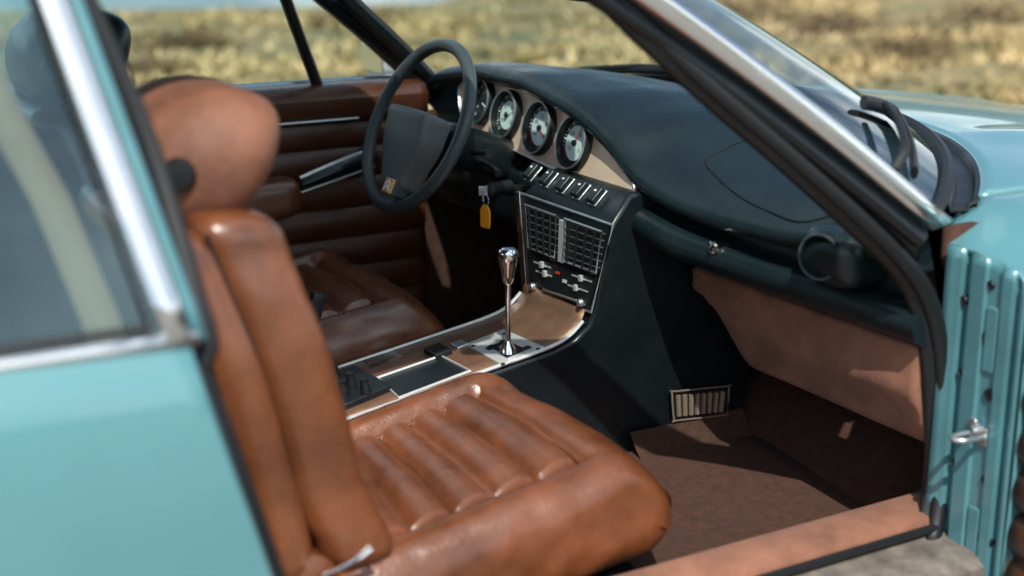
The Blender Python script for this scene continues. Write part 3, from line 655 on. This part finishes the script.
for q in (-.001, .009):
    obj('emblem', MB().prism([ec + wy * a + wu * (b_ + q) for a, b_ in ((-.012, -.011), (0, -.002), (.012, -.011), (.012, -.006), (0, .003), (-.012, -.006))], wn * .0072), 'white', sw)
sh = obj('column_shroud', MB().soft((0, 0, 0), (.10, .052, .045), .03, .012), 'satin', sw)
sh.location = Vector((1.395, .36, .765)) - wc; sh.rotation_euler = (0, R(18), 0)
obj('stalk', MB().tube([(1.36, .33, .77), (1.345, .24, .785), (1.335, .20, .79)], [.006, .005, .009], 8, 4), 'rubber', sw)
obj('stalk', MB().tube([(1.38, .33, .755), (1.36, .23, .755), (1.352, .195, .75)], [.006, .005, .008], 8, 4), 'rubber', sw)
obj('stalk', MB().tube([(1.36, .42, .77), (1.345, .50, .785), (1.335, .53, .79)], [.006, .005, .009], 8, 4), 'rubber', sw)
obj('lower_dash', MB().soft((1.50, .44, .66), (.06, .27, .055), .03, .02), 'satin', car)
ig = P(485, 190, Y=.20)
obj('ignition_lock', MB().lathe(ig + Vector((.03, 0, 0)), (-1, -.2, 0), [(.014, -.03), (.014, .022), (.010, .026), (0, .026)], 18).tube([ig + Vector((.03, 0, 0)), (1.45, .22, .70)], .012, 10, 0), 'rubber', car)
kt = empty('key_tag', ig + Vector((0, 0, -.07)), None, 'orange key tag hanging from the ignition key under the wheel', 'key tag')
obj('key', MB().box(ig + Vector((-.006, -.003, .0)), (.010, .002, .009)).box(ig + Vector((-.006, -.003, -.014)), (.002, .0015, .008)), 'brushed', kt, bevel=.001)
kc = P(486, 216, Y=.195)
obj('key_ring', MB().tube([kc + Vector((0, .010 * math.cos(a), .032 + .011 * math.sin(a))) for a in np.linspace(0, 6.28, 20, endpoint=False)], .0012, 6, 0, closed=True), 'chrome', kt)
tagp = [kc + Vector((y * -.25, y, z)) for y, z in ((-.011, -.024), (.011, -.024), (.013, -.018), (.013, .012), (.006, .022), (-.006, .022), (-.013, .012), (-.013, -.018))]
obj('tag', MB().prism(tagp, (-.003, 0, 0)), 'orange', kt, bevel=.001)
bc0 = P(306, 335, Y=.10); bc1 = P(319, 298, Y=.10)
bk_ = empty('belt_buckle', bc0, car, 'black seat belt buckle standing beside the driver seat')
o = obj('buckle_body', MB().soft((0, 0, 0), (.014, .012, .046), .006, .006), 'rubber', bk_); o.location = (bc0 + bc1) / 2 - bc0; o.rotation_euler = (0, R(18), 0)
obj('buckle_tip', MB().lathe(bc1, (bc1 - bc0), [(.011, -.008), (.010, .004), (0, .005)], 14), 'satinsteel', bk_)
obj('buckle_stalk', MB().tube([bc0 + Vector((-.01, 0, -.05)), bc0], .006, 8, 0), 'rubber', bk_)
# ------------------------------------------------------------------ far door with its window
fd = empty('door', (1.0, .72, .3), car, 'closed driver door with brown leather trim')
zt = .868
rows = []
for x in np.linspace(.30, 1.43, 60):
    r = [(x, .735, zt + .002), (x, .70, zt), (x, .672, zt - .006), (x, .660, zt - .02), (x, .662, zt - .05), (x, .672, zt - .062)]
    for z in np.linspace(zt - .066, .27, 130):
        r.append((x, .700 - .017 * abs(math.sin(math.pi * (z - .262) / .068)) ** .5 + .001 * noise.noise(Vector((x * 8, z * 30, 4))), z))
    rows.append(r)
obj('door_trim', MB().grid(rows), 'shade_leather', fd, solid=.01, soff=1)
obj('door_skin', MB().grid([[(x, .80 + .05 * math.sin(math.pi * min(1, (z - .2) / .68)), z) for z in np.linspace(.25, .868, 10)] for x in np.linspace(.3, 1.5, 12)]), 'paint', fd)
obj('belt_strip', MB().tube([(x, .745, zt + .010) for x in np.linspace(.25, 1.44, 10)], .007, 8, 0), 'chrome', fd)
obj('trim_strip', MB().tube([(x, .656, .806) for x in np.linspace(.5, 1.26, 10)], .0030, 8, 0), 'brushed', fd)
he = P(299, 190, Y=.60)
def armd(l):
    x, y, z = l; t = (x + .26) / .52
    return (x, y * (1 - .15 * t), z * (1 - .30 * t) + .020 * t * t)
obj('armrest', MB().soft((he.x - .25, .630, he.z - .035), (.26, .05, .060), .035, .012, armd), 'half_shade_leather', fd)
g1 = [P(300, 178, Y=.60), P(330, 165, Y=.60), P(366, 151, Y=.61)]; g2 = [P(301, 192, Y=.60), P(335, 180, Y=.60), P(374, 166, Y=.61)]
obj('grab_handle', MB().tube(g1, .0046, 8, 5), 'satinsteel', fd)
obj('grab_handle', MB().tube(g2, .0036, 8, 5), 'satinsteel', fd)
c1 = catmull(g1, 6); c2 = catmull(g2, 6)
obj('handle_pad', MB().grid([[p + Vector((0, .004, 0)), p.lerp(q, .5) + Vector((0, -.003, 0)), q + Vector((0, .004, 0))] for p, q in zip(c1, c2)]), 'satin', fd, solid=.012, soff=0)
obj('handle_end', MB().soft(g1[2].lerp(g2[2], .5) + Vector((.008, .03, 0)), (.014, .035, .016), .012, .008), 'satin', fd)
obj('window_divider', MB().tube([P(278, -20, Y=.63), P(296, 30, Y=.67), P(316, 84, Y=.72)], .011, 8, 4), 'rubber', fd)
obj('divider_strip', MB().tube([P(284, -20, Y=.620), P(302, 30, Y=.660), P(322, 84, Y=.710)], .003, 8, 4), 'brushed', fd)
obj('window_pane', MB().grid([[(x, .74 - .15 * t, zt + .4 * t) for x in np.linspace(.2, 1.42 - .42 * t, 6)] for t in np.linspace(0, 1, 5)]), 'glass', fd)
obj('opening_seal', MB().tube([P(340, -8, Y=.60), P(365, 16, Y=.63), P(395, 44, Y=.67), P(428, 78, Y=.73)], .020, 8, 5), 'rubber', car)
mc = P(384, 57, Y=.86)
mi = empty('wing_mirror', mc, car, 'small chrome wing mirror beyond the driver window')
obj('mirror_shell', MB().soft(mc, (.030, .075, .046), .026, .008), 'satinsteel', mi)
obj('mirror_glass', MB().box(mc + Vector((-.0315, 0, 0)), (.0015, .058, .030)), 'mirror', mi, bevel=.001)
obj('mirror_stalk', MB().tube([mc + Vector((0, -.02, -.03)), (mc.x + .02, .80, .865)], .010, 8, 0), 'chrome', mi)
im = P(564, -4, Y=-.06)
ir = empty('interior_mirror', im, car, 'black rear view mirror at the top of the windscreen')
obj('mirror_shell', MB().soft(im + Vector((0, 0, .022)), (.012, .095, .028), .010, .01), 'satin', ir)
obj('mirror_glass', MB().box(im + Vector((-.0135, 0, .022)), (.001, .088, .022)), 'mirror', ir)
obj('mirror_stalk', MB().tube([im + Vector((.01, 0, .04)), im + Vector((-.06, 0, .16))], .006, 8, 0), 'satin', ir)
# wipers
def gh(px, py, off): return hit(px, py, off, wbvh, .90)
wb = P(893, 188, Z=.862)
wi = empty('wiper', wb, car, 'black wiper resting at the foot of the windscreen')
obj('wiper_arm', MB().tube([wb + Vector((0, 0, .025)), gh(890, 160, .03), gh(884, 135, .03), gh(874, 116, .025)], [.010, .007, .006], 8, 5), 'rubber', wi)
obj('wiper_blade', MB().tube([gh(858, 108, .012), gh(872, 112, .014), gh(888, 120, .014), gh(900, 140, .014), gh(906, 160, .014), gh(908, 178, .012)], .0065, 8, 5, flat=1.8), 'rubber', wi)
obj('wiper_pivot', MB().lathe(wb + Vector((0, 0, -.02)), (0, 0, 1), [(.018, 0), (.017, .03), (.012, .045), (0, .048)], 18), 'satin', wi)
def wsp(s, t, o=.012): return ws(s, t) + Vector((.6, 0, .8)) * o
wi2 = empty('wiper', (1.90, .2, .88), car, 'second black wiper on the far half of the windscreen')
obj('wiper_arm', MB().tube([(1.93, .25, .885), wsp(.5, .03, .02), wsp(.72, .05, .018)], [.009, .006, .005], 8, 5), 'satin', wi2)
obj('wiper_blade', MB().tube([wsp(.3, .02), wsp(.6, .04), wsp(.85, .06)], .005, 8, 5, flat=1.8), 'rubber', wi2)

# ------------------------------------------------------------------ light
S = bpy.context.scene
el = R(52); az = Vector((-.42, -.91, 0)).normalized()
sd = Vector((az.x * math.cos(el), az.y * math.cos(el), math.sin(el)))
L = bpy.data.lights.new('sun', 'SUN'); L.energy = 5.0; L.angle = R(.6); L.color = (1, .93, .83)
lo = bpy.data.objects.new('sun', L); COL.objects.link(lo); lo.rotation_euler = sd.to_track_quat('Z', 'Y').to_euler(); lo.location = (0, -5, 8)
w = bpy.data.worlds.new('World'); S.world = w; w.use_nodes = True; nt = w.node_tree
sky = nt.nodes.new('ShaderNodeTexSky'); sky.sky_type = 'NISHITA'; sky.sun_disc = False; sky.sun_elevation = el; sky.sun_rotation = math.atan2(az.x, az.y)
tc = nt.nodes.new('ShaderNodeTexCoord'); nz = nt.nodes.new('ShaderNodeTexNoise'); nz.inputs['Scale'].default_value = 2.6; nz.inputs['Detail'].default_value = 7
nt.links.new(tc.outputs['Generated'], nz.inputs['Vector'])
rp = nt.nodes.new('ShaderNodeValToRGB'); rp.color_ramp.elements[0].position = .49; rp.color_ramp.elements[1].position = .61
nt.links.new(nz.outputs['Fac'], rp.inputs['Fac'])
mx = nt.nodes.new('ShaderNodeMixRGB'); mx.inputs['Color2'].default_value = (14, 14.6, 15, 1)
nt.links.new(rp.outputs['Color'], mx.inputs['Fac']); nt.links.new(sky.outputs['Color'], mx.inputs['Color1'])
bg = nt.nodes['Background']; bg.inputs['Strength'].default_value = .135; nt.links.new(mx.outputs['Color'], bg.inputs['Color'])
# ------------------------------------------------------------------ camera
cd = bpy.data.cameras.new('camera'); cam = bpy.data.objects.new('camera', cd); COL.objects.link(cam)
cam.location = CAM; cam.rotation_euler = (R(90) - PITCH, 0, -YAW); cd.lens = 50; cd.sensor_width = 36; cd.clip_end = 1000; cd.clip_start = .05
cd.dof.use_dof = True; cd.dof.focus_distance = 2.6; cd.dof.aperture_fstop = 1.9
S.camera = cam
S.view_settings.view_transform = 'Standard'; S.view_settings.look = 'None'; S.view_settings.exposure = 0
